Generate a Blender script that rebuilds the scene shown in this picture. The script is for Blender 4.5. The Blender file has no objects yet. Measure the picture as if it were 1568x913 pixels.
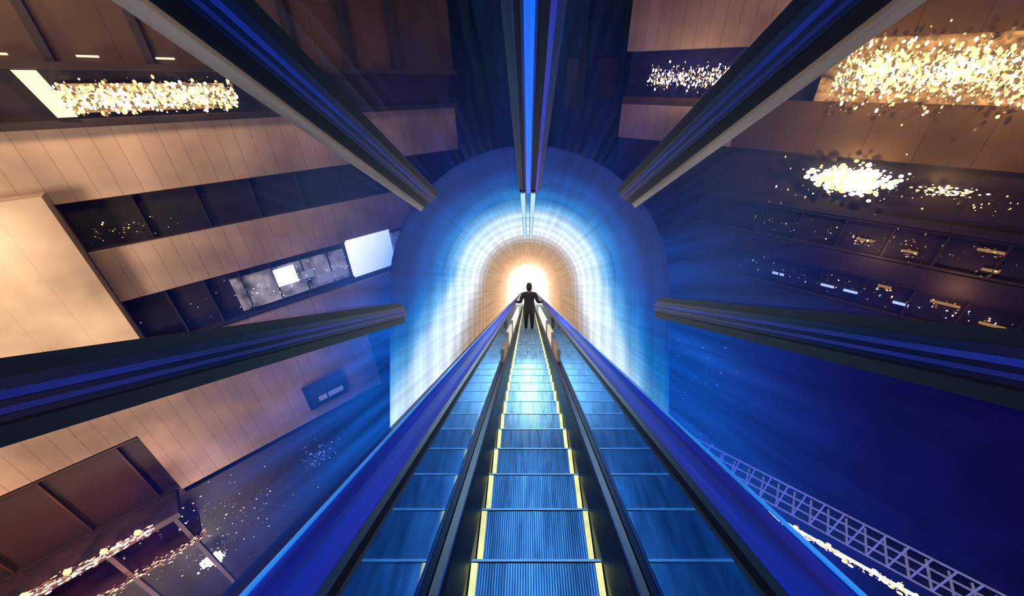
import bpy, bmesh, math, random
from mathutils import Vector, Matrix
random.seed(7)
scene=bpy.context.scene
scene.view_settings.view_transform='Standard'
H0=20.0
TILT=math.radians(-30)
C30=math.cos(math.radians(30)); S30=0.5

# ---------------------------------------------------------------- materials
def new_mat(name):
    m=bpy.data.materials.new(name); m.use_nodes=True
    nt=m.node_tree
    for n in list(nt.nodes): nt.nodes.remove(n)
    out=nt.nodes.new('ShaderNodeOutputMaterial')
    return m,nt,out
def pbr(name,col,rough=.5,metal=0.,em=None,es=0.,var=.15,scale=(3,3,3),bump=0.):
    m,nt,out=new_mat(name); N=nt.nodes; L=nt.links
    b=N.new('ShaderNodeBsdfPrincipled'); L.new(b.outputs[0],out.inputs[0])
    tc=N.new('ShaderNodeTexCoord'); mp=N.new('ShaderNodeMapping'); mp.inputs['Scale'].default_value=scale
    L.new(tc.outputs['Object'],mp.inputs[0])
    no=N.new('ShaderNodeTexNoise'); no.inputs['Scale'].default_value=1.5; no.inputs['Detail'].default_value=5
    L.new(mp.outputs[0],no.inputs['Vector'])
    cr=N.new('ShaderNodeValToRGB'); L.new(no.outputs['Fac'],cr.inputs[0])
    cr.color_ramp.elements[0].position=.3; cr.color_ramp.elements[1].position=.7
    cr.color_ramp.elements[0].color=tuple(c*(1-var) for c in col)+(1,)
    cr.color_ramp.elements[1].color=tuple(min(1,c*(1+var)) for c in col)+(1,)
    L.new(cr.outputs[0],b.inputs['Base Color'])
    b.inputs['Roughness'].default_value=rough; b.inputs['Metallic'].default_value=metal
    if em:
        b.inputs['Emission Color'].default_value=tuple(em)+(1,)
        b.inputs['Emission Strength'].default_value=es
        if var>0:
            mr=N.new('ShaderNodeMapRange'); mr.inputs[1].default_value=.3; mr.inputs[2].default_value=.7
            mr.inputs[3].default_value=es*(1-var); mr.inputs[4].default_value=es*(1+var)
            L.new(no.outputs['Fac'],mr.inputs[0]); L.new(mr.outputs[0],b.inputs['Emission Strength'])
    if bump:
        bp=N.new('ShaderNodeBump'); bp.inputs['Strength'].default_value=bump
        L.new(no.outputs['Fac'],bp.inputs['Height']); L.new(bp.outputs[0],b.inputs['Normal'])
    return m
def emis(name,col,st):
    m,nt,out=new_mat(name); e=nt.nodes.new('ShaderNodeEmission')
    e.inputs[0].default_value=tuple(col)+(1,); e.inputs[1].default_value=st
    nt.links.new(e.outputs[0],out.inputs[0]); return m

STK=(9,.5,9)
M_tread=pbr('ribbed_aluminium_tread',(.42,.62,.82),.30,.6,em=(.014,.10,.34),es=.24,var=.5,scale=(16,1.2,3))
M_riser=pbr('step_riser',(.06,.14,.26),.4,.6)
M_yellow=pbr('yellow_demarcation',(.9,.85,.2),.5,0,em=(1,.94,.38),es=.85,var=.25,scale=(6,6,6))  # emission added so the lines stay yellow under the blue light
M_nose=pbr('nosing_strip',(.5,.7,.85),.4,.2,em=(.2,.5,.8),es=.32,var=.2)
M_skirt=pbr('dark_skirt',(.008,.011,.026),.42,.2,var=.3,scale=STK)
M_mirror=pbr('polished_blue_steel',(.20,.48,.86),.06,1.,var=.15,scale=(1,.4,6))
M_rubber=pbr('black_rubber',(.006,.006,.012),.4,0)
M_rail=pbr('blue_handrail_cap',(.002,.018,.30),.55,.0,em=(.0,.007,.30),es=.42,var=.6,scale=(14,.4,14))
M_rim=pbr('rim_highlight',(.08,.38,.85),.3,.1,em=(.03,.28,.9),es=.65,var=.6,scale=(3,.5,3))  # handrail's edge highlight put in as a glowing rim colour
M_navy=pbr('navy_steel',(.004,.007,.03),.35,.2,em=(.0,.003,.04),es=.4,var=.3,scale=STK)
M_black=pbr('black_steel',(.003,.004,.010),.55,.1,var=.3,scale=STK)
M_blue=pbr('blue_led_groove',(.004,.015,.14),.45,.1,em=(.004,.018,.28),es=.36,var=.7,scale=STK)
M_blue2=pbr('dim_blue_groove',(.004,.01,.10),.4,.1,em=(.003,.008,.12),es=.6,var=.6,scale=STK)
M_led=pbr('bright_blue_led',(.02,.1,.9),.3,0,em=(.0,.13,.85),es=1.0,var=.4,scale=(22,.5,22))
M_violet=pbr('violet_blue_strip',(.02,.01,.3),.3,0,em=(.012,.008,.38),es=.8,var=.5,scale=STK)
M_beige=pbr('beige_aluminium',(.40,.32,.23),.55,.1,em=(.32,.21,.12),es=.28,var=.35,scale=STK)  # weak warm emission stands in for light on the plate
M_deck=pbr('deck_blue',(.01,.03,.15),.5,0)
M_shell=pbr('outer_shell',(.01,.02,.08),.6,.0)
M_lampw=emis('cool_white_lamp',(.45,.75,1.),1.1)
M_end=emis('glowing_exit',(1.,.9,.74),4.)
M_refl1=emis('panel_reflection_bright',(1,.86,.66),1.5)  # reflections of the bright tunnel end, painted as emission
M_refl2=emis('panel_reflection_warm',(1,.78,.58),.9)
M_refl3=emis('panel_reflection_dim',(.60,.38,.24),.55)

def mathnode(N,L):
    def math_(op,a,b=None):
        n=N.new('ShaderNodeMath'); n.operation=op
        for i,v in enumerate((a,b)):
            if v is None: continue
            if isinstance(v,(int,float)): n.inputs[i].default_value=v
            else: L.new(v,n.inputs[i])
        return n.outputs[0]
    return math_
def lining_mat():
    m,nt,out=new_mat('light_gradient_lining'); N=nt.nodes; L=nt.links  # tunnel lamp light painted as an emission gradient, whiter on the lower walls
    tc=N.new('ShaderNodeTexCoord'); sp=N.new('ShaderNodeSeparateXYZ'); L.new(tc.outputs['Object'],sp.inputs[0])
    math_=mathnode(N,L)
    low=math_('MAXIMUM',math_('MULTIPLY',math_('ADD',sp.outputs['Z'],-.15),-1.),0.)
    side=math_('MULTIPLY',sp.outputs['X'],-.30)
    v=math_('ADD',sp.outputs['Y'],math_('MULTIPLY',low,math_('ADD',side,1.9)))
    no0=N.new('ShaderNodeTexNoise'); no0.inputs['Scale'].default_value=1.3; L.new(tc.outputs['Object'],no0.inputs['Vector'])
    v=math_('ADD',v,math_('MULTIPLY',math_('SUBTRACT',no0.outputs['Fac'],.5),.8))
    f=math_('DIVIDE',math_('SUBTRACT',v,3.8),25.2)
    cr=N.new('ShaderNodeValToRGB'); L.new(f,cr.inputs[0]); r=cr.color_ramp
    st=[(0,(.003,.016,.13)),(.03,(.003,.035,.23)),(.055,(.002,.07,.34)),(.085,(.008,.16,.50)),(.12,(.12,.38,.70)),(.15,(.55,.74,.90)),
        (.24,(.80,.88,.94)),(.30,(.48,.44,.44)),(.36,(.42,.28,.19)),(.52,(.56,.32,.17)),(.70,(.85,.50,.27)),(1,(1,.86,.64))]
    r.elements[0].position=0; r.elements[0].color=st[0][1]+(1,)
    r.elements[1].position=1; r.elements[1].color=st[-1][1]+(1,)
    for p,c in st[1:-1]:
        e=r.elements.new(p); e.color=c+(1,)
    mp=N.new('ShaderNodeMapping'); mp.inputs['Scale'].default_value=(10,.12,10); L.new(tc.outputs['Object'],mp.inputs[0])
    no=N.new('ShaderNodeTexNoise'); no.inputs['Scale'].default_value=1.5; no.inputs['Detail'].default_value=4; L.new(mp.outputs[0],no.inputs['Vector'])
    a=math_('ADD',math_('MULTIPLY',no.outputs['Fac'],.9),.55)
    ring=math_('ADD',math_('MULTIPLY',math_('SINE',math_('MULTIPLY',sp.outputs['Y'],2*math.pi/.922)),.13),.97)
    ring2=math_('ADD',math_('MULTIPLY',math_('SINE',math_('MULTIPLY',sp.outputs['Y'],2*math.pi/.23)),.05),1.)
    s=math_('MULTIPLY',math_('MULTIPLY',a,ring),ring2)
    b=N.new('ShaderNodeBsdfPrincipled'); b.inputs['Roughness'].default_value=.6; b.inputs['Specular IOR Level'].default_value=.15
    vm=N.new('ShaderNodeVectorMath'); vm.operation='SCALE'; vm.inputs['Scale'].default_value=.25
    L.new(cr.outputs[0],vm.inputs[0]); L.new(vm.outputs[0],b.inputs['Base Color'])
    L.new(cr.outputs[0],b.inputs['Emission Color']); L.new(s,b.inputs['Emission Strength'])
    L.new(b.outputs[0],out.inputs[0]); return m
M_lining=lining_mat()

def glass_mat():
    m,nt,out=new_mat('blue_haze_glass'); N=nt.nodes; L=nt.links  # blue haze painted into the glass as tint and emission
    tc=N.new('ShaderNodeTexCoord'); sp=N.new('ShaderNodeSeparateXYZ'); L.new(tc.outputs['Object'],sp.inputs[0])
    math_=mathnode(N,L)
    tr=N.new('ShaderNodeBsdfTransparent')
    tcr=N.new('ShaderNodeValToRGB'); tcr.color_ramp.elements[0].color=(.97,.95,.95,1); tcr.color_ramp.elements[1].color=(.08,.18,.75,1)
    e1=tcr.color_ramp.elements.new(.45); e1.color=(.58,.62,.88,1)
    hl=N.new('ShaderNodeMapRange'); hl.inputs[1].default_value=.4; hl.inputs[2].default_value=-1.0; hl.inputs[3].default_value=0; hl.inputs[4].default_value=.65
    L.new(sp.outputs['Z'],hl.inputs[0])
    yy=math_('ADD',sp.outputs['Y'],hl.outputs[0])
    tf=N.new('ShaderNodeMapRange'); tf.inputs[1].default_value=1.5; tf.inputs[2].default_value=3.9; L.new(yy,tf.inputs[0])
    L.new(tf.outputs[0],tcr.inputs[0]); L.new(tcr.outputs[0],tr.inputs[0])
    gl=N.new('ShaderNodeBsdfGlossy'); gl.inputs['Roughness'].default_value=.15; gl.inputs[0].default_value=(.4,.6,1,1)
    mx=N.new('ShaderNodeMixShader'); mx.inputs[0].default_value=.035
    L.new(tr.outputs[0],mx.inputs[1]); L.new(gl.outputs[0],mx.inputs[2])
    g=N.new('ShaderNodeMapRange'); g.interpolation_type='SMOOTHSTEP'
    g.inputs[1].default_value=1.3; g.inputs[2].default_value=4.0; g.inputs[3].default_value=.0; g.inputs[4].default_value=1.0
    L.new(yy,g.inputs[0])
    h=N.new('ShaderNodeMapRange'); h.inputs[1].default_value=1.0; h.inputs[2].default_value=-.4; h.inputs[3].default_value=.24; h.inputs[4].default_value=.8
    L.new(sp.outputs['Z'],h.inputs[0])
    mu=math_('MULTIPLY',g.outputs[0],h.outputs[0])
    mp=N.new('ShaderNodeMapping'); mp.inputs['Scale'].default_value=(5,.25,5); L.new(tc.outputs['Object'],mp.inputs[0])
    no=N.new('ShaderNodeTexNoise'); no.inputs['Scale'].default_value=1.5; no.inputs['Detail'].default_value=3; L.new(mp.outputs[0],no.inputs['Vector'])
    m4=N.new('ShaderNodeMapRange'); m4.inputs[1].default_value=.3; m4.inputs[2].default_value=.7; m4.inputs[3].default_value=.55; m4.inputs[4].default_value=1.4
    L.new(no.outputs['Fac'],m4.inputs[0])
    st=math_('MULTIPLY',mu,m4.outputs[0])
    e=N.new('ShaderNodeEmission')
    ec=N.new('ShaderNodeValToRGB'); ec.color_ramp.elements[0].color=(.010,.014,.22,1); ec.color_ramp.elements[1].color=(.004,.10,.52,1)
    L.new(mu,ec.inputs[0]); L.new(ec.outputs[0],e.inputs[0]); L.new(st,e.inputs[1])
    ad=N.new('ShaderNodeAddShader'); L.new(mx.outputs[0],ad.inputs[0]); L.new(e.outputs[0],ad.inputs[1])
    L.new(ad.outputs[0],out.inputs[0]); return m
M_glass=glass_mat()

def panel_mat(name,c1,c2,seam,w,h,rough=.55,off=0.0):
    m,nt,out=new_mat(name); N=nt.nodes; L=nt.links
    tc=N.new('ShaderNodeTexCoord'); sp=N.new('ShaderNodeSeparateXYZ'); L.new(tc.outputs['Object'],sp.inputs[0])
    cb=N.new('ShaderNodeCombineXYZ'); L.new(sp.outputs['X'],cb.inputs[0]); L.new(sp.outputs['Z'],cb.inputs[1])
    br=N.new('ShaderNodeTexBrick'); br.offset=0; br.inputs['Scale'].default_value=1
    br.inputs['Color1'].default_value=c1+(1,); br.inputs['Color2'].default_value=c2+(1,); br.inputs['Mortar'].default_value=seam+(1,)
    br.inputs['Mortar Size'].default_value=.012; br.inputs['Brick Width'].default_value=w; br.inputs['Row Height'].default_value=h
    L.new(cb.outputs[0],br.inputs['Vector'])
    no=N.new('ShaderNodeTexNoise'); no.inputs['Scale'].default_value=.5; no.inputs['Detail'].default_value=3; L.new(tc.outputs['Object'],no.inputs['Vector'])
    mr=N.new('ShaderNodeMapRange'); mr.inputs[1].default_value=.3; mr.inputs[2].default_value=.7; mr.inputs[3].default_value=.5; mr.inputs[4].default_value=1.15; L.new(no.outputs['Fac'],mr.inputs[0])
    vm=N.new('ShaderNodeVectorMath'); vm.operation='SCALE'; L.new(br.outputs['Color'],vm.inputs[0]); L.new(mr.outputs[0],vm.inputs['Scale'])
    b=N.new('ShaderNodeBsdfPrincipled'); b.inputs['Roughness'].default_value=rough; L.new(vm.outputs[0],b.inputs['Base Color'])
    L.new(b.outputs[0],out.inputs[0]); return m
M_cream=panel_mat('cream_stone_panels',(.58,.45,.35),(.52,.40,.31),(.40,.30,.23),.40,30)
M_cream2=panel_mat('pale_stone_pier',(.88,.72,.55),(.82,.66,.50),(.76,.60,.45),.8,30)
M_brown=panel_mat('brown_upper_cladding',(.10,.058,.026),(.085,.05,.023),(.055,.03,.016),1.1,2.)
M_dkwall=panel_mat('dark_cladding',(.030,.022,.022),(.024,.018,.018),(.01,.01,.01),1.2,1.6)
M_bluewall=panel_mat('navy_cladding',(.022,.024,.13),(.020,.022,.115),(.03,.035,.12),1.6,2.2,1.)
M_win=pbr('dark_window',(.010,.007,.007),.6,.0,var=.4)
M_mull=pbr('window_mullion',(.04,.03,.022),.5,.3)
M_lit=emis('lit_window',(1,.95,.88),2.2)
M_lit2=emis('lit_window_dim',(.75,.7,.72),.45)
M_shop=pbr('lit_shop_interior',(.2,.18,.17),.5,0,em=(.75,.68,.66),es=.26,var=1.,scale=(1.3,1,1.))
M_warmlit=emis('warm_lit_panel',(1,.80,.52),1.5)
M_gold=emis('gold_bulb',(1,.62,.25),2.2)
M_whiteb=emis('white_bulb',(1,.90,.74),3.5)
M_pink=emis('pink_lamp',(1,.46,.30),2.6)
M_blueb=emis('blue_bulb',(.45,.6,1),1.2)
M_dimg=emis('amber_dim_bulb',(.6,.32,.12),.6)
M_dimp=emis('rose_dim_bulb',(.6,.22,.16),.7)
M_glowband=pbr('amber_painted_glow',(.24,.14,.055),.6,0,em=(.55,.30,.11),es=.38,var=1.,scale=(2,1,3))  # warm glow behind the bulbs painted as emission
M_canopy=pbr('canopy_steel',(.035,.02,.024),.6,0,var=.5,scale=(1.5,1.5,1.5))
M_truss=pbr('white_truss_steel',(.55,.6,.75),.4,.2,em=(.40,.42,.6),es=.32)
M_ground=pbr('asphalt',(.02,.02,.03),.7,0,var=.4)

# ---------------------------------------------------------------- helpers
def empty(name,loc=(0,0,0),rot=(0,0,0)):
    e=bpy.data.objects.new(name,None); e.location=loc; e.rotation_euler=rot
    scene.collection.objects.link(e); return e
class MB:
    def __init__(s): s.v=[];s.f=[];s.m=[];s.mats=[]
    def mi(s,mat):
        if mat not in s.mats: s.mats.append(mat)
        return s.mats.index(mat)
    def prism(s,prof,y0,y1,mat,closed=True,caps=True):
        i=len(s.v); n=len(prof); k=s.mi(mat)
        for y in (y0,y1):
            for (x,z) in prof: s.v.append((x,y,z))
        for a in range(n if closed else n-1):
            b=(a+1)%n
            s.f.append((i+a,i+b,i+n+b,i+n+a)); s.m.append(k)
        if closed and caps:
            s.f.append(tuple(i+a for a in range(n))[::-1]); s.f.append(tuple(i+n+a for a in range(n))); s.m+= [k,k]
    def box(s,x0,x1,y0,y1,z0,z1,mat):
        s.prism([(x0,z0),(x1,z0),(x1,z1),(x0,z1)],y0,y1,mat)
    def quad(s,pts,mat):
        i=len(s.v); s.v+=list(pts); s.f.append((i,i+1,i+2,i+3)); s.m.append(s.mi(mat))
    def beam(s,a,b,t,mat):
        a=Vector(a);b=Vector(b);d=(b-a).normalized()
        up=Vector((0,1,0)) if abs(d.y)<.9 else Vector((1,0,0))
        p=d.cross(up).normalized()*t; q=d.cross(p).normalized()*t
        i=len(s.v);k=s.mi(mat)
        for c in (a,b):
            for o in (p+q,p-q,-p-q,-p+q): s.v.append(tuple(c+o))
        for j in range(4):
            l=(j+1)%4; s.f.append((i+j,i+l,i+4+l,i+4+j)); s.m.append(k)
        s.f.append((i,i+1,i+2,i+3)); s.f.append((i+7,i+6,i+5,i+4)); s.m+=[k,k]
    def ball(s,c,r,mat,sx=1,sz=1):
        k=s.mi(mat); i=len(s.v); nu,nv=(8,5) if r>.04 else (6,3)
        s.v.append((c[0],c[1],c[2]+r*sz))
        for a in range(1,nv):
            t=math.pi*a/nv
            for b in range(nu):
                p=2*math.pi*b/nu
                s.v.append((c[0]+r*sx*math.sin(t)*math.cos(p),c[1]+r*math.sin(t)*math.sin(p),c[2]+r*sz*math.cos(t)))
        s.v.append((c[0],c[1],c[2]-r*sz)); last=len(s.v)-1
        for b in range(nu):
            b2=(b+1)%nu
            s.f.append((i,i+1+b,i+1+b2)); s.m.append(k)
            for a in range(nv-2):
                s.f.append((i+1+a*nu+b,i+1+(a+1)*nu+b,i+1+(a+1)*nu+b2,i+1+a*nu+b2)); s.m.append(k)
            s.f.append((last,i+1+(nv-2)*nu+b2,i+1+(nv-2)*nu+b)); s.m.append(k)
    def obj(s,name,parent=None,smooth=False,loc=(0,0,0),rot=(0,0,0)):
        me=bpy.data.meshes.new(name); me.from_pydata(s.v,[],s.f)
        for m in s.mats: me.materials.append(m)
        for p,k in zip(me.polygons,s.m):
            p.material_index=k; p.use_smooth=smooth
        me.update()
        o=bpy.data.objects.new(name,me); scene.collection.objects.link(o)
        o.location=loc;o.rotation_euler=rot
        if parent: o.parent=parent
        return o

# ---------------------------------------------------------------- escalator (slope frame: y down the slope, z normal to it)
esc=empty('escalator',(0,0,H0),(TILT,0,0))
CX=.05; LW=.37; NF=-1.58
mb=MB()
back=(-C30,-S30); down=( .5,-C30)
NR=46
for k in range(-6,60):
    s=2.03+.461*k
    ny,nz=s,NF
    by,bz=ny+back[0]*.40,nz+back[1]*.40
    xs=[CX-LW+.035+(2*LW-.07)*j/NR for j in range(NR+1)]
    gd=.010
    for j in range(NR):
        x0=xs[j];x1=xs[j+1];w=x1-x0
        pts=[(x0,0),(x0+w*.6,0),(x0+w*.65,-gd),(x0+w*.95,-gd),(x1,0)]
        for a in range(4):
            (xa,da),(xb,db)=pts[a],pts[a+1]
            mb.quad([(xa,by-down[0]*da,bz-down[1]*da),(xb,by-down[0]*db,bz-down[1]*db),(xb,ny-.02*C30-down[0]*db,nz-.02*S30-down[1]*db),(xa,ny-.02*C30-down[0]*da,nz-.02*S30-down[1]*da)],M_tread if da==0 and db==0 else M_riser)
    mb.quad([(CX-LW,ny-.014*C30,nz-.014*S30+.002),(CX+LW,ny-.014*C30,nz-.014*S30+.002),(CX+LW,ny,nz),(CX-LW,ny,nz)],M_nose)
    for sg in (-1,1):
        xa=CX+sg*LW; xb=CX+sg*(LW-.036)
        mb.quad([(xa,by,bz+.004),(xb,by,bz+.004),(xb,ny-.02,nz-.006),(xa,ny-.02,nz-.006)],M_yellow)
    mb.quad([(CX-LW,ny,nz),(CX+LW,ny,nz),(CX+LW,ny+down[0]*.231,nz+down[1]*.231),(CX-LW,ny+down[0]*.231,nz+down[1]*.231)],M_riser)
mb.obj('steps',esc)
mb=MB()
for sg in (-1,1):
    X=lambda a:CX+sg*a
    mb.prism([(X(.378),NF-.28),(X(.378),NF+.005),(X(.425),-1.38),(X(.44),-1.365),(X(.486),-1.36),(X(.486),NF-.28)],-2.5,29,M_skirt)
    mb.box(min(X(.442),X(.450)),max(X(.442),X(.450)),-2.5,29,-1.366,-1.355,M_blue2)
mb.obj('skirts',esc)
mb=MB()
for sg in (-1,1):
    x0,x1=sorted((CX+sg*.49,CX+sg*.52))
    mb.box(x0,x1,-2.5,29,NF-.1,-.665,M_mirror)
mb.obj('balustrade_panels',esc)
mb=MB()
for sg in (-1,1):
    X=lambda a:CX+sg*a
    mb.prism([(X(.465),-.69),(X(.462),-.668),(X(.470),-.648),(X(.49),-.642),(X(.49),-.69)],-2.5,29,M_rubber)
    pr=[(X(.49),-.72),(X(.49),-.640),(X(.51),-.622),(X(.55),-.612),(X(.585),-.612),(X(.61),-.622),(X(.62),-.65),(X(.62),-.72)]
    mb.prism(pr,-2.5,29,M_rail)
    c=(X(.612),-.614); pr=[(c[0]+.006*math.cos(t*math.pi/4),c[1]+.006*math.sin(t*math.pi/4)) for t in range(8)]
    mb.prism(pr,-2.5,29,M_rim)
mb.obj('handrails',esc)
mb=MB()
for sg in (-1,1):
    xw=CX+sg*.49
    for (a,b,m,zz) in ((9.9,16.5,M_refl1,-1.02),(7.6,9.2,M_refl2,-1.04),(6.2,7.1,M_refl3,-1.14)):
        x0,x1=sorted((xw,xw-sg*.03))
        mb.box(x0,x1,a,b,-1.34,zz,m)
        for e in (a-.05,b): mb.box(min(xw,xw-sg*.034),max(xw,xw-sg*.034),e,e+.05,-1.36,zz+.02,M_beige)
mb.obj('balustrade_reflections',esc)  # glowing boxes standing in for reflections on the panels
mb=MB()
mb.box(-1.5,-.46,-2.5,29,-1.60,-1.54,M_deck); mb.box(.58,1.5,-2.5,29,-1.60,-1.54,M_deck)
mb.box(-1.5,1.5,-2.5,29,-2.1,-2.0,M_shell)
mb.box(-1.52,-1.48,-2.5,29,-2.1,-1.54,M_shell); mb.box(1.48,1.52,-2.5,29,-2.1,-1.54,M_shell)
mb.obj('truss_casing',esc)

# ---------------------------------------------------------------- tunnel
tun=empty('glass_tunnel',(0,0,H0),(TILT,0,0))
R=1.5; TX=.02
def ringpt(r,deg): a=math.radians(deg); return (TX+r*math.cos(a),r*math.sin(a))
def arch(W,low,n=32):
    pts=[(TX+W,low)]
    for i in range(n+1):
        a=math.pi*i/n; pts.append((TX+W*math.cos(a),W*math.sin(a)))
    pts.append((TX-W,low)); return pts
mb=MB()
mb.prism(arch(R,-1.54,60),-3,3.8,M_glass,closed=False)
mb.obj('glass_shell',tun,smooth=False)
def rib(mb,deg,strips,y0=-3,y1=3.95,sgn=1):
    for (a,b,ri,ro,m) in strips:
        d0=deg+sgn*math.degrees(a/R); d1=deg+sgn*math.degrees(b/R)
        mb.prism([ringpt(ri,d0),ringpt(ri,d1),ringpt(ro,d1),ringpt(ro,d0)],y0,y1,m)
base=[(-.12,-.065,1.45,1.52,M_black),(-.065,-.03,1.43,1.52,M_navy),(-.03,-.006,1.40,1.52,M_blue),(-.006,.016,1.43,1.52,M_navy),
      (.016,.034,1.41,1.52,M_blue2),(.034,.055,1.44,1.52,M_navy),(.055,.12,1.45,1.52,M_black)]
mb=MB()
rib(mb,180+12.4,base); rib(mb,-9.9,base,sgn=-1)
up=base+[(.12,.185,1.46,1.52,M_beige)]
rib(mb,139,up); rib(mb,43,up,sgn=-1)
rib(mb,90.5,[(-.20,-.15,1.45,1.52,M_blue2),(-.15,-.115,1.43,1.52,M_violet),(-.115,-.05,1.44,1.52,M_black),(-.05,-.032,1.42,1.52,M_blue),(-.032,.030,1.40,1.52,M_led),
    (.030,.05,1.42,1.52,M_blue),(.05,.085,1.44,1.52,M_black),(.085,.1,1.43,1.52,M_blue2),(.1,.15,1.45,1.52,M_navy)],y1=5.4)
mb.obj('longitudinal_ribs',tun)
mb=MB(); mb.prism(arch(1.5,-1.54),3.8,29,M_lining,closed=False); mb.obj('emissive_lining',tun,smooth=True)
mb=MB()
o=arch(1.515,-1.6); 
mb.prism(o,3.82,29,M_shell,closed=False)
i_=arch(1.5,-1.54)
k=len(o)
for a in range(k-1):
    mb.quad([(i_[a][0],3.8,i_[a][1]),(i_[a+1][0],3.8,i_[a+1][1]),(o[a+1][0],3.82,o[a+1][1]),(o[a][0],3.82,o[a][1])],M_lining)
mb.obj('outer_casing',tun)
mb=MB()
s=6.1
while s<28.8:
    W=1.490; ya,yb=s,s+.03
    a1=arch(W,-1.52); a2=arch(1.5,-1.52)
    for a in range(len(a1)-1):
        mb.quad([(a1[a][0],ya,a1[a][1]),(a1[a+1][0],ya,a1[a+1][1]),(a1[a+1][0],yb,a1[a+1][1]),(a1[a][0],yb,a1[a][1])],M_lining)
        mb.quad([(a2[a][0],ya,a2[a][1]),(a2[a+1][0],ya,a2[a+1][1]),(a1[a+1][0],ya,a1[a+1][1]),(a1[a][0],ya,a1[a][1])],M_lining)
    s+=.461
mb.obj('hoops',tun,smooth=False)
mb=MB()
for x in (-.075,.085):
    mb.box(x-.035,x+.035,5.5,7.2,1.37,1.42,M_lampw); mb.box(x-.03,x+.03,7.5,10.5,1.38,1.43,M_lampw)
    mb.box(x-.045,x+.045,5.4,10.6,1.42,1.47,M_navy)
mb.obj('ceiling_lamps',tun)
mb=MB(); mb.prism(arch(1.5,-1.7),28.95,29.1,M_end); mb.obj('exit_glow_panel',tun)

def area(name,loc,direction,sx,sy,energy,col,parent=None):
    l=bpy.data.lights.new(name,'AREA'); l.shape='RECTANGLE'; l.size=sx; l.size_y=sy; l.energy=energy; l.color=col
    ob=bpy.data.objects.new(name,l); scene.collection.objects.link(ob); ob.location=loc
    ob.rotation_euler=Vector(direction).to_track_quat('-Z','Y').to_euler()
    if parent: ob.parent=parent
    return ob
def point(name,loc,energy,col,parent,r=.05):
    l=bpy.data.lights.new(name,'POINT'); l.energy=energy; l.color=col; l.shadow_soft_size=r
    ob=bpy.data.objects.new(name,l); scene.collection.objects.link(ob); ob.location=loc; ob.parent=parent
area('ceiling_led_light',(TX,.4,1.385),(0,0,-1),.05,6.2,44,(.12,.42,1),tun)
area('ceiling_cool_light',(TX,6.5,1.35),(0,0,-1),.12,3.5,85,(.50,.80,1),tun)

# ---------------------------------------------------------------- buildings
D=14.
def mullions(mb,x0,x1,z0,z1,step,y=-.02,t=.03):
    x=x0
    while x<=x1+.01:
        mb.box(x-t,x+t,y-.06,y+.2,z0,z1,M_mull); x+=step
    mb.box(x0,x1,y-.06,y+.2,z0-.03,z0+.04,M_mull); mb.box(x0,x1,y-.06,y+.2,z1-.04,z1+.03,M_mull)
angL=math.atan2(.696,.717)
bl=empty('stone_office_building',(-.696*D,.717*D,H0),(0,0,angL))
mb=MB()
XR=9.3
mb.box(-14,XR,.35,3,-19.98,6,M_dkwall)
mb.box(-14,XR,0,.4,-2.6,-.95,M_cream)
mb.box(-2.4,XR,.2,.4,-3.9,-2.6,M_win); mullions(mb,-2.4,XR,-3.9,-2.6,1.3,.14,.012)
mb.box(-2.4,XR,0,.4,-5.4,-3.9,M_cream)
mb.box(-2.4,XR,.25,.4,-7.1,-5.4,M_win); mullions(mb,-2.4,XR,-7.1,-5.4,.9,.12,.02)
mb.box(-14,-2.42,-.5,.4,-7.3,-2.3,M_cream2)
mb.box(-14,XR,0,.4,-9.85,-7.25,M_cream)
mb.box(-3.85,3.6,0,.4,-12.8,-9.85,M_cream)
mb.box(-14,-3.87,.2,.4,-13.2,-9.87,M_win); mullions(mb,-14,-3.9,-12.7,-9.95,1.6,.1,.02)
mb.box(-14,3.6,.2,.4,-19.9,-13.2,M_win)
mb.box(.6,2.1,-.05,.05,-12.2,-11.0,M_win); mb.box(1.,2.,-.07,0,-12.0,-11.75,M_lit2)
mullions(mb,.6,2.1,-12.2,-11.0,.75,-.05,.03)
mb.box(-14,XR,-.15,.4,.3,6,M_brown)
for i in range(9): mb.box(-6+i*1.6,-5.85+i*1.6,-.35,.0,.3,6,M_dkwall)
mb.box(-14,XR,-.45,.4,.22,.36,M_mull)
mb.box(-14,XR,-.2,.4,-.95,-.78,M_dkwall)
mb.obj('facade',bl)
mb=MB()
mb.box(3.75,5.5,-.02,.2,-6.95,-5.35,M_lit); mb.box(1.2,1.85,.04,.2,-6.4,-5.75,M_lit)
mb.box(.0,3.6,.1,.22,-6.9,-5.7,M_shop); mb.box(2.5,3.5,.05,.2,-6.75,-6.45,M_lit2); mb.box(2.0,2.4,.05,.2,-6.4,-6.1,M_lit2)
mb.box(5.6,8,.05,.2,-6.9,-5.6,M_shop)
mb.prism([(-1.62,.2),(-1.75,.2),(-1.5,-.72),(-1.2,-.72),(-1.42,.2)],-.3,-.1,M_warmlit)
mb.box(-1.3,1.8,.1,.3,-.66,-.05,M_glowband)
for i in range(5): mb.box(-2+i*1.3,-1.65+i*1.3,-.4,-.3,.46,.50,M_warmlit)
mb.obj('lit_windows',bl)
mb=MB()
SM=(.006,.010,.014,.02)
for i in range(1700):
    x=random.uniform(-1.35,1.95); z=random.gauss(-.36,.15)
    if not -.7<z<.12: continue
    mb.ball((x,random.uniform(-.35,0),z),random.choice(SM+(.03,.04)),random.choice((M_gold,M_gold,M_whiteb,M_dimg,M_whiteb)),1,random.uniform(1,1.8))
for i in range(45): mb.ball((random.gauss(-1.6,.4),.1,random.gauss(-3.5,.12)),random.choice(SM),random.choice((M_dimg,M_gold)))
for i in range(160): mb.ball((random.gauss(2.,1.6),.0,random.gauss(-6.3,.3)),random.choice(SM),random.choice((M_lit2,M_whiteb,M_lit2)))
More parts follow.
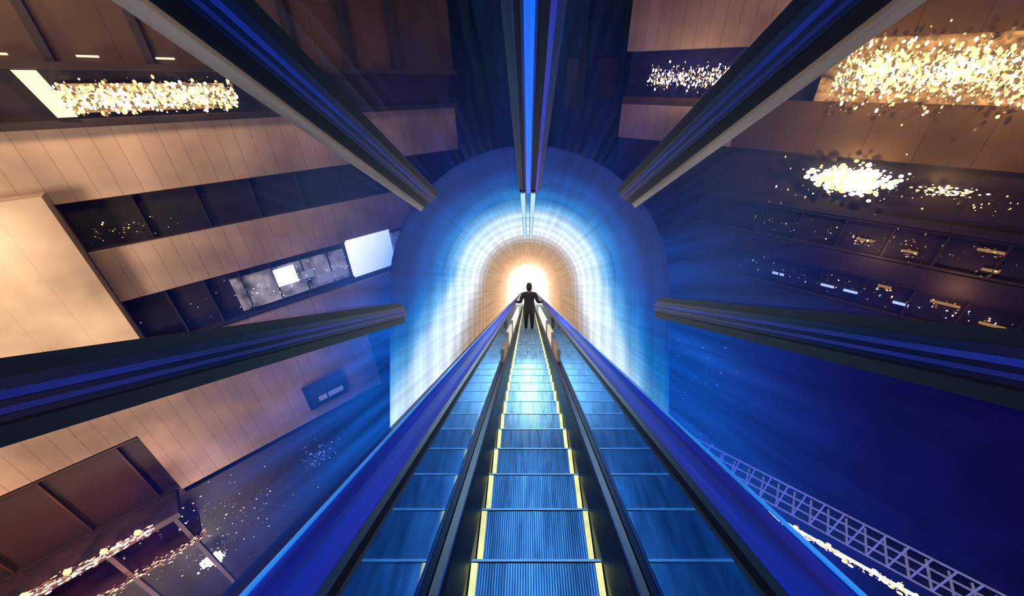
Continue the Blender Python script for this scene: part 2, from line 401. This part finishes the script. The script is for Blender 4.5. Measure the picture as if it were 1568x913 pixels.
mb.obj('facade_lights',bl)
mb=MB()
mb.box(-12,-4.,-1.0,.3,-13.0,-12.75,M_canopy)
mb.box(-12,-4.,-.95,.35,-14.6,-14.5,M_canopy)
for x in (-11,-9,-7.4,-5.8,-4.2): mb.box(x-.06,x+.06,-.9,-.75,-20,-13,M_canopy)
for x in (-8.3,-7.25,-6.45,-5.7,-4.95):
    mb.ball((x,-1.05,-12.6),.09,M_gold); mb.ball((x,-1.05,-12.6+.09),.04,M_gold); mb.beam((x,-1.,-12.75),(x,-1.05,-12.6),.02,M_mull)
for i in range(600): mb.ball((random.uniform(-9,-4.6),-1.05,-12.74+random.gauss(0,.10)),random.choice(SM+(.03,)),random.choice((M_pink,M_pink,M_whiteb,M_dimp,M_dimp)),2.5,.8)
for i in range(360): mb.ball((random.uniform(-7.6,-3.8),-1.0,-14.4+random.gauss(0,.11)),random.choice(SM),random.choice((M_pink,M_dimp,M_dimp,M_gold)),2.5,.8)
mb.obj('entrance_canopy',bl)
for x in (-8.4,-6.8,-5.3): point('canopy_lamp',(x,-1.5,-12.4),80,(1,.28,.16),bl)
point('canopy_lamp',(-5.6,-1.6,-14.1),70,(1,.22,.14),bl)
point('column_lamp',(-1.4,-.7,-.3),22,(1,.62,.3),bl); point('column_lamp',(.6,-.9,-.3),20,(1,.62,.3),bl)
mb=MB()
for i in range(260):
    x=random.gauss(-4.1,1.3); z=random.gauss(-15.4,1.1)
    if z>-13: continue
    mb.ball((x,-.1,z),random.choice(SM),random.choice((M_gold,M_dimg,M_dimp,M_pink,M_whiteb,M_blueb)),random.uniform(1,2))
for i in range(70): mb.ball((random.gauss(.2,.5),-.1,random.gauss(-14.8,.35)),random.choice(SM+(.03,)),random.choice((M_blueb,M_blueb,M_lit2)),random.uniform(1,2))
for i in range(170): mb.ball((random.gauss(-4.35,.16),-.3,random.gauss(-16.7,.16)),random.choice((.02,.04,.06)),M_whiteb)
for i in range(60): mb.ball((random.gauss(-6.6,.15),-1.2,random.gauss(-15.2,.08)),random.choice((.02,.04,.05)),M_whiteb,1.5)
mb.obj('street_level_lights',bl)
point('street_lamp_glow',(-4.4,-.9,-16.6),30,(1,.85,.7),bl)

angR=math.atan2(-.606,.795)
brt=empty('dark_glass_building',(.606*D,.795*D,H0),(0,0,angR))
mb=MB()
XL=-6.2
mb.box(XL,16,.35,3,-19.98,6,M_bluewall)
mb.box(XL,16,-.1,.4,.95,6,M_brown)
mb.box(XL,16,0,.4,-1.9,-.5,M_brown)
mb.box(XL,16,.1,.4,-3.4,-1.9,M_dkwall)
for (a,b) in ((-4.6,-3.6),(-6.3,-5.3)):
    mb.box(XL,16,.15,.4,a,b,M_win); mullions(mb,XL,16,a,b,1.1,.1,.02)
mb.box(XL,16,0,.4,-5.25,-4.65,M_dkwall); mb.box(XL,16,0,.4,-3.55,-3.35,M_dkwall)
mb.box(XL,16,0,.4,-7.9,-6.35,M_dkwall)
mb.box(-.4,16,.05,.4,-.5,.95,M_glowband)
mb.box(XL,-2.2,-.02,.3,-1.9,-.75,M_cream); mb.box(XL,-1.6,-.12,.3,.9,2.5,M_cream)
mb.obj('facade',brt)
mb=MB()
def lights(n,x0,x1,zc,zs,sizes,mats,y=-.3):
    for i in range(n):
        mb.ball((random.uniform(x0,x1),y+random.uniform(-.1,.2),random.gauss(zc,zs)),random.choice(sizes),random.choice(mats),1,random.uniform(1,2.2))
lights(4200,-.1,6,.15,.30,SM+(.028,.036),(M_gold,M_gold,M_dimg,M_whiteb,M_dimg))
lights(620,-5.2,-2.5,.1,.15,SM+(.03,),(M_gold,M_whiteb,M_whiteb,M_dimg))
for (xc,n) in ((.9,260),(2.2,200),(3.6,340),(4.9,260)):
    for i in range(n): mb.ball((random.gauss(xc,.28),-.35,random.gauss(.2,.2)),random.choice((.01,.02,.03,.04,.05)),random.choice((M_gold,M_gold,M_whiteb)))
for i in range(1300):
    mb.ball((random.gauss(1.15,.36),-.3+random.uniform(-.15,.15),random.gauss(-2.45,.15)),random.choice(SM+(.03,.045,.06)),random.choice((M_whiteb,M_whiteb,M_gold)),1.2,1)
for i in range(120): mb.ball((random.gauss(3.1,.25),-.3,random.gauss(-2.45,.06)),random.choice(SM),random.choice((M_whiteb,M_gold)),2,1)
lights(30,-.6,3,-2.6,.6,SM,(M_gold,M_dimg,M_whiteb))
lights(70,1.2,6,-2.6,.15,SM,(M_gold,M_dimg))
lights(140,-1,7,-4.1,.15,SM,(M_gold,M_dimg,M_dimg),.05)
lights(110,-1,7,-5.8,.15,SM,(M_dimg,M_blueb,M_pink,M_dimg),.05)
for x in (1.6,2.2,.2,3.4): mb.box(x,x+.35,.05,.12,-5.92,-5.86,M_blueb)
for (x,z,w) in ((4.3,-3.9,.5),(4.1,-5.6,.6),(1.9,-4.2,.4),(4.6,-4.4,.3),(5.2,-5.9,.5),(3.0,-4.3,.3),(2.9,-5.5,.3)):
    mb.box(x,x+w,.05,.12,z,z+.06,M_dimg)
    for i in range(14): mb.ball((x+random.uniform(0,w),0,z+random.gauss(0,.08)),random.choice(SM),random.choice((M_gold,M_dimp,M_dimg)),1.5)
mb.obj('facade_lights',brt)
point('added_wall_glow',(1.1,-.9,-2.4),120,(1,.64,.30),brt,.03); point('added_wall_glow',(3.1,-.7,-2.4),30,(1,.6,.28),brt)  # point lights added in front of the wall to make its warm glow
point('added_wall_glow',(1.0,-1.3,.1),110,(1,.58,.24),brt); point('added_wall_glow',(3.8,-1.3,.1),150,(1,.58,.24),brt); point('added_wall_glow',(-3.7,-1.1,.2),50,(1,.6,.3),brt)
point('added_wall_glow',(2.6,-.8,-4.6),26,(1,.5,.25),brt); point('added_wall_glow',(4.6,-.8,-5.2),30,(1,.42,.22),brt)
mb=MB()
zt,zb=-14.3,-15.8
for z in (zt,zt-.5,zt-1.,zb): mb.beam((-2,-.9,z),(13,-.9,z),.026,M_truss)
x=-2
while x<13:
    mb.beam((x,-.9,zt),(x,-.9,zb),.022,M_truss); mb.beam((x,-.9,zb),(x,.3,zb),.03,M_truss); x+=.6
mb.box(-2,13,-.9,.3,zb-.12,zb-.05,M_dkwall)
mb.box(2.6,12,-.95,-.85,zb-.72,zb-.66,M_whiteb)
for i in range(520): mb.ball((random.uniform(1.6,12),-.95,zb-.7+random.gauss(0,.12)),random.choice(SM+(.03,.05)),random.choice((M_whiteb,M_gold)),2)
for i in range(35): mb.ball((random.gauss(-1.2,1.2),-.2,random.uniform(-15,-9)),random.choice(SM),M_blueb,2.5,.6)
mb.obj('lattice_footbridge',brt)
bf=empty('far_office_building',(0,25.3,H0),(0,0,0))
mb=MB()
mb.box(-14,14,.1,3,-10.2,8,M_bluewall)
mb.box(-14,-2.6,.1,3,-19.98,-10.2,M_bluewall); mb.box(2.6,14,.1,3,-19.98,-10.2,M_bluewall)
for i in range(12):
    x=-13+i*2.3
    mb.box(x,x+.4,-.3,.2,-19.98 if abs(x)>3.2 else -9.5,8,M_dkwall)
for i in range(6): mb.box(-6+i*2.1,-4.8+i*2.1,-.1,.1,-1.5+.6*(i%2),1.2,M_brown)
mb.obj('facade',bf)
mb=MB(); mb.box(-60,60,-40,60,-.3,0,M_ground); g=mb.obj('ground')

area('added_facade_fill',(-.696*8-3*.717,.717*8-3*.696,H0+6),(-.75,.45,-1.1),4,2,850,(1,.66,.42))  # out-of-view area lights added to brighten the stone facade
area('added_facade_fill.001',(-.696*8.5-6*.717,.717*8.5-6*.696,H0-19),(-.7,.9,1.0),4,2,850,(1,.70,.50))
area('added_facade_fill.002',(-.696*9-8.5*.717,.717*9-8.5*.696,H0-3),(-.55,.83,-.25),2,2,1000,(1,.74,.50))
area('added_plaza_fill',(.606*7+4*.795,.795*7-4*.606,H0+6),(.6,.75,-.7),4,2,300,(1,.6,.28))  # out-of-view area lights added to tint the right facade warm and blue
area('added_plaza_fill.001',(2,-2,3),(.70,.65,.35),5,4,1300,(.12,.12,1))

# ---------------------------------------------------------------- person
def skin_obj(name,verts,edges,rad,root,mats,matfn,parent,sub=2):
    me=bpy.data.meshes.new(name); me.from_pydata(verts,edges,[]); 
    o=bpy.data.objects.new(name,me); scene.collection.objects.link(o)
    md=o.modifiers.new('skin','SKIN'); md.use_smooth_shade=True
    sv=me.skin_vertices[0].data
    for i,r in enumerate(rad):
        sv[i].radius=r if isinstance(r,tuple) else (r,r)
        sv[i].use_root=(i==root)
    sd=o.modifiers.new('sub','SUBSURF'); sd.levels=sub; sd.render_levels=sub
    dg=bpy.context.evaluated_depsgraph_get(); dg.update()
    em=bpy.data.meshes.new_from_object(o.evaluated_get(dg))
    o.modifiers.clear(); o.data=em
    em.materials.clear()
    for m in mats: em.materials.append(m)
    for p in em.polygons: p.material_index=matfn(p.center); p.use_smooth=True
    o.parent=parent; return o
M_jacket=pbr('dark_jacket',(.03,.018,.018),.7); M_trouser=pbr('dark_trousers',(.012,.014,.03),.75)
M_skin=pbr('skin',(.35,.21,.15),.5); M_hair=pbr('dark_hair',(.02,.012,.01),.45); M_shoe=pbr('shoes',(.01,.01,.01),.4)
kk=24; sk=2.03+.461*kk
py=sk*C30+NF*S30; pz=H0-sk*S30+NF*C30
per=empty('standing_person',(CX,py-.2,pz+.012))
V=[(0,0,.96),(0,.0,1.14),(0,.01,1.36),(0,.01,1.53),(0,.0,1.64),(0,.02,1.73)]
E=[(0,1),(1,2),(2,3),(3,4),(4,5)]
Rr=[(.23,.16),(.185,.14),(.20,.14),(.155,.11),(.060,.060),(.055,.055)]
for sg in (-1,1):
    b=len(V)
    V+=[(sg*.11,0,.86),(sg*.11,.02,.50),(sg*.11,-.03,.10),(sg*.115,.0,.045),(sg*.13,.13,.035)]
    E+=[(0,b),(b,b+1),(b+1,b+2),(b+2,b+3),(b+3,b+4)]
    Rr+=[(.13,.13),(.085,.085),(.050,.050),(.045,.04),(.04,.028)]
    b=len(V)
    V+=[(sg*.20,.0,1.55),(sg*.31,-.13,1.30),(sg*.45,.10,1.165),(sg*.49,.16,1.15)]
    E+=[(3,b),(b,b+1),(b+1,b+2),(b+2,b+3)]
    Rr+=[(.085,.085),(.066,.066),(.044,.044),(.028,.026)]
def bm_(c):
    if c.z>1.65: return 0
    if abs(c.x)>.475 and c.z>1.0: return 0
    if c.z<.09: return 3
    if c.z<.80: return 2
    return 1
skin_obj('body',V,E,Rr,0,[M_skin,M_jacket,M_trouser,M_shoe],bm_,per)
for sg in (-1,1):
    V=[(sg*.49,.16,1.155),(sg*.50,.205,1.15)];E=[(0,1)];Rr=[(.026,.02),(.036,.016)]
    for j in range(4):
        ox=(-.030+j*.020); ln=(.075,.085,.08,.062)[j]
        b=len(V); V+=[(sg*.50+ox,.24,1.137),(sg*.50+ox*1.1,.24+ln*.5,1.115),(sg*.50+ox*1.1,.24+ln,1.082)]
        E+=[(1,b),(b,b+1),(b+1,b+2)];Rr+=[.010,.009,.008]
    b=len(V); V+=[(sg*.465,.195,1.137),(sg*.448,.23,1.112)];E+=[(0,b),(b,b+1)];Rr+=[.011,.009]
    skin_obj('hand_'+('right' if sg>0 else 'left'),V,E,Rr,0,[M_skin],lambda c:0,per,1)
bm=bmesh.new(); bmesh.ops.create_uvsphere(bm,u_segments=32,v_segments=24,radius=1)
hc=Vector((0,.03,1.84))
for v in bm.verts:
    x,y,z=v.co
    w=.080*(1-.22*max(0,-z)); d=.102; hgt=.125
    px,pyy,pzz=x*w,y*d,z*hgt
    if y>.3:
        pyy+=.022*math.exp(-((x/.16)**2+((z+.12)/.2)**2))
        pyy-=.008*math.exp(-(((abs(x)-.35)/.15)**2+((z-.05)/.12)**2))
        pyy+=.006*math.exp(-((x/.3)**2+((z+.45)/.08)**2))
        pyy+=.008*math.exp(-((x/.3)**2+((z+.8)/.2)**2))
    v.co=Vector((px,pyy,pzz))+hc
me=bpy.data.meshes.new('head'); bm.to_mesh(me); bm.free(); me.materials.append(M_skin)
for p in me.polygons:p.use_smooth=True
o=bpy.data.objects.new('head',me); scene.collection.objects.link(o); o.parent=per
mb=MB()
for sg in (-1,1):
    mb.ball((sg*.079,.025,1.835),.03,M_skin,.35,1.1); mb.ball((sg*.028,.122,1.845),.011,M_hair,1.2,.7)
mb.obj('ears_and_eyes',per,True)
bm=bmesh.new(); bmesh.ops.create_uvsphere(bm,u_segments=32,v_segments=24,radius=1)
dl=[v for v in bm.verts if (v.co.y>.35 and v.co.z<.45) or v.co.z<-.8]
bmesh.ops.delete(bm,geom=dl,context='VERTS')
for v in bm.verts:
    x,y,z=v.co; n=.004*math.sin(x*23+y*9)
    v.co=Vector((x*(.098+n),y*(.114+n),z*.138+(-.06 if z<-.2 else 0)))+hc+Vector((0,-.004,.004))
me=bpy.data.meshes.new('hair'); bm.to_mesh(me); bm.free(); me.materials.append(M_hair)
for p in me.polygons:p.use_smooth=True
o=bpy.data.objects.new('hair',me); scene.collection.objects.link(o); o.parent=per
o.modifiers.new('t','SOLIDIFY').thickness=.008

# ---------------------------------------------------------------- world + camera
w=bpy.data.worlds.new('night_sky'); scene.world=w; w.use_nodes=True; nt=w.node_tree
bg=nt.nodes['Background']; tc=nt.nodes.new('ShaderNodeTexCoord'); sp=nt.nodes.new('ShaderNodeSeparateXYZ'); cr=nt.nodes.new('ShaderNodeValToRGB')
nt.links.new(tc.outputs['Generated'],sp.inputs[0]); nt.links.new(sp.outputs['Z'],cr.inputs[0])
cr.color_ramp.elements[0].color=(.05,.03,.03,1); cr.color_ramp.elements[1].color=(.006,.01,.05,1); cr.color_ramp.elements[1].position=.5
nt.links.new(cr.outputs[0],bg.inputs[0]); bg.inputs[1].default_value=.6
cam=bpy.data.cameras.new('camera'); co=bpy.data.objects.new('camera',cam); scene.collection.objects.link(co)
co.location=(0,0,H0); co.rotation_euler=(math.radians(60),0,0)
cam.sensor_width=36; cam.lens=12.4
cam.shift_x=-.0153; cam.shift_y=-.0131; cam.clip_start=.02; cam.clip_end=300
scene.camera=co
